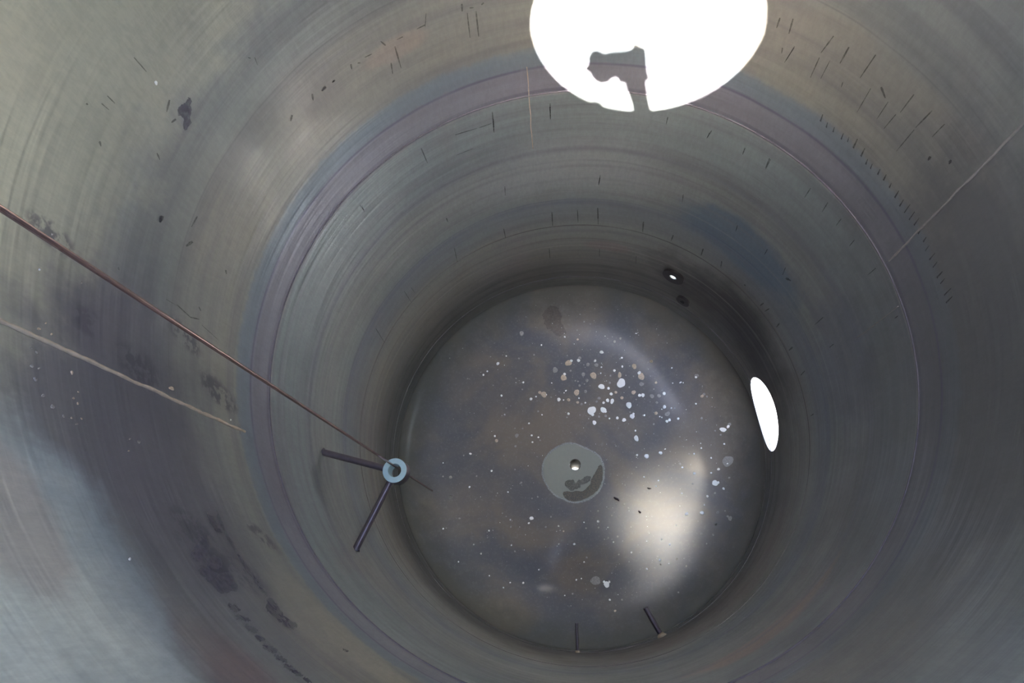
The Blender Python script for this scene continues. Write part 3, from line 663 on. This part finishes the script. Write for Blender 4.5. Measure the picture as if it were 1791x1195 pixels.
# height of the wire's lower end: where the upright through wp meets pixel (757, 857)
best = min((((on_plane(757, 857, z)-Vector((wp.x, wp.y, z))).length, z) for z in [k*.005 for k in range(-60, 200)]))
ZW = best[1]
pts = []
for k in range(40):
    z = ZW + (HZ+.25-ZW)*k/39
    pts.append(Vector((wp.x, wp.y, z))*R)
bm = tube(bmesh.new(), pts, .0042*R, 12); bmesh.ops.recalc_face_normals(bm, faces=bm.faces)
o = mesh('hanging_wire', bm, m_wire, label='long straight coppery wire hanging down through the blue ring', category='wire'); relocate(o, pts[0])

# ---------------------------------------------------------------- two stubs at the rim of the floor
def stub(name, a, b, r, z, label):
    A = on_wall(*a); e = Vector((A.x, A.y, 0)).normalized(); tip = on_plane(b[0], b[1], z)
    s_ = Vector((e.x*1.003, e.y*1.003, z)); o = empty(name, s_*R, label=label, category='rod', group='steel stubs at the near edge of the floor')
    d = (tip-s_).normalized()
    bm = tube(bmesh.new(), [s_*R, tip*R], r*R, 18); bmesh.ops.recalc_face_normals(bm, faces=bm.faces)
    q = mesh('bar', bm, m_rod); q.data.set_sharp_from_angle(angle=math.radians(50)); q.parent = o; q.matrix_parent_inverse = Matrix.Translation(-o.location)
    bm = revolve(bmesh.new(), [(r*.95*R, 0), (r*1.9*R, 0), (r*1.0*R, r*1.4*R)], 18, mtx=Matrix.Translation(Vector((e.x, e.y, z))*R) @ d.to_track_quat('Z', 'Y').to_matrix().to_4x4())
    q = mesh('weld', bm, m_weld_pale); q.parent = o; q.matrix_parent_inverse = Matrix.Translation(-o.location)
stub('stub_bar', (1155, 1112), (1129, 1063), .0132, .02, 'thicker dark stub rod, right one of the two at the near floor edge')
stub('thin_stub_bar', (1010, 1138), (1008.5, 1090), .0075, .02, 'thin dark stub rod, left one of the two at the near floor edge')

# ---------------------------------------------------------------- outside: yard, legs out of view are left out
bm = bmesh.new(); bmesh.ops.create_grid(bm, x_segments=2, y_segments=2, size=30)
o = mesh('ground', bm, m_concrete, smooth=False, kind='structure'); o.location = (0, 0, -1.25*R)
# hatch collar above the roof
bm = revolve(bmesh.new(), [(HR*R, (HZ+TH)*R), ((HR+.03)*R, (HZ+TH)*R), ((HR+.03)*R, (HZ+.03)*R), (HR*R, (HZ+.03)*R)], 192, mtx=Matrix.Translation((HC.x*R, HC.y*R, 0)))
bmesh.ops.recalc_face_normals(bm, faces=bm.faces); o = mesh('hatch_rim', bm, m_out, roof); o.data.set_sharp_from_angle(angle=math.radians(35))

notch_pts = []  # unseen plate on the hatch rim, added to notch the sun patch
for px, py in ((1036, 178), (1049, 181), (1056, 188), (1068, 194), (1078, 206), (1078, 214), (1036, 206)):
    w_ = on_wall(px, py); q = w_ + SUN*((HZ+.006-w_.z)/SUN.z); notch_pts.append(q.copy())
bm = bmesh.new(); f = bm.faces.new([bm.verts.new(q*R) for q in notch_pts]); ret = bmesh.ops.extrude_face_region(bm, geom=[f])
bmesh.ops.translate(bm, verts=[g for g in ret['geom'] if isinstance(g, bmesh.types.BMVert)], vec=(0, 0, .008*R)); bmesh.ops.recalc_face_normals(bm, faces=bm.faces)
mesh('added_notch_plate', bm, m_out, roof, smooth=False)

# ---------------------------------------------------------------- the photographer's hand and camera over the viewpoint, in the hatch:
# their shadow falls into the round patch of sun on the wall
EB = .060
U = SUN.cross(Vector((0, 0, 1))).normalized(); V = SUN.cross(U).normalized()
ORG = CAM/R + SUN*EB
def shadow_pt(px, py):
    w_ = on_wall(px, py); q = w_ + SUN*((ORG-w_).dot(SUN)); q -= ORG
    return q.dot(U), q.dot(V)
def solid(name, poly, t0, t1, mat, parent=None, **props):
    bm = bmesh.new(); P = [shadow_pt(x, y) for x, y in poly]
    vs = [bm.verts.new((ORG+U*u+V*v+SUN*t0)*R) for u, v in P]; f = bm.faces.new(vs)
    ret = bmesh.ops.extrude_face_region(bm, geom=[f]); nv = [g for g in ret['geom'] if isinstance(g, bmesh.types.BMVert)]
    bmesh.ops.translate(bm, verts=nv, vec=SUN*(t1-t0)*R); bmesh.ops.recalc_face_normals(bm, faces=bm.faces)
    return mesh(name, bm, mat, parent, smooth=False, **props)
c1 = lambda pts: [(860+x*.3015, y*.3015) for x, y in pts]
m_cam = plain('black_camera_plastic', (.03, .03, .032), .5); m_skin = plain('skin', (.55, .36, .27), .55)
body = c1([(610,300),(640,315),(665,318),(700,308),(760,306),(800,300),(820,290),(830,275),(835,262),(850,275),(882,285),(888,370),(893,420),(905,455),(885,465),(800,475),(745,468),(738,448),(715,438),(690,450),(665,470),(640,475),(610,462),(590,440),(575,410),(553,406),(556,392),(570,380),(572,335),(585,305)])
def grow(poly, d):
    P = [Vector(p) for p in poly]; ar = sum(a.x*b.y-b.x*a.y for a, b in zip(P, P[1:]+P[:1])); sg = 1 if ar > 0 else -1; out = []
    for i, p in enumerate(P):
        t_ = (P[(i+1) % len(P)]-P[i-1]).normalized(); out.append((p.x+t_.y*d*sg, p.y-t_.x*d*sg))
    return out
body = grow(body, 3.5)
co = solid('handheld_camera', body, 0, .055, m_cam, label='black camera held over the viewpoint inside the top hatch, seen as a shadow', category='camera')
lp = (ORG - SUN*0.0)*R
def hand_chain(pts, rads, t, name='person', **props):
    P = [(ORG+U*a+V*b+SUN*(t if not isinstance(t, (list, tuple)) else t[i]))*R for i, (a, b) in enumerate([shadow_pt(*q) for q in pts])]
    me = D.meshes.new(name); me.from_pydata(P, [(i, i+1) for i in range(len(P)-1)], []); return P
def skin_body(name, chains, mat, **props):
    """one continuous skinned figure from joint chains; chain = [(point, radius)], each later chain starts at an index of the first"""
    vs, rs, es = [], [], []
    for start, ch in chains:
        prev = start
        for p, r in ch:
            vs.append(p); rs.append(r)
            if prev is not None: es.append((prev, len(vs)-1))
            prev = len(vs)-1
    me = D.meshes.new(name); me.from_pydata(vs, es, []); o = link(name, me)
    o.modifiers.new('s', 'SKIN'); sv = me.skin_vertices[0].data
    for i, r in enumerate(rs): sv[i].radius = (r, r); sv[i].use_root = (i == 0)
    o.modifiers.new('u', 'SUBSURF').levels = 2; o.modifiers['u'].render_levels = 2
    dg = bpy.context.evaluated_depsgraph_get(); dg.update()
    nm = D.meshes.new_from_object(o.evaluated_get(dg)); o.modifiers.clear(); o.data = nm
    nm.materials.clear(); nm.materials.append(mat)
    for p in nm.polygons: p.use_smooth = True
    for k, v in props.items(): o[k] = v
    return o
def at(q, t):
    a, b = shadow_pt(860+q[0]*.3015, q[1]*.3015); return (ORG+U*a+V*b+SUN*(t+.034))*R
wr = at((848, 530), .035); elb = at((880, 700), .16); far = at((930, 1000), .42)
chains = [(None, [(far, .047), (elb.lerp(far, .4), .043), (elb, .036), (at((862, 600), .075), .027), (wr, .031), (at((838, 470), .045), .027), (at((800, 400), .062), .028)]),
          (6, [(at((740, 400), .066), .012), (at((680, 390), .052), .0135), (at((625, 385), .034), .013)]),
          (6, [(at((740, 350), .068), .012), (at((670, 350), .055), .0135), (at((612, 340), .030), .013)]),
          (6, [(at((745, 425), .066), .011), (at((690, 425), .050), .010), (at((640, 430), .030), .0135), (at((630, 442), .022), .013)]),
          (6, [(at((750, 375), .070), .012), (at((680, 370), .062), .0135), (at((610, 370), .045), .0135), (at((592, 385), .028), .012)]),
          (5, [(at((850, 400), .060), .012), (at((862, 340), .062), .011), (at((850, 310), .050), .010)])]
person = skin_body('person', chains, m_skin, label='photographer\'s bare forearm and hand reaching in over the top hatch, gripping the camera', category='person')
person.matrix_world = Matrix.Identity(4)
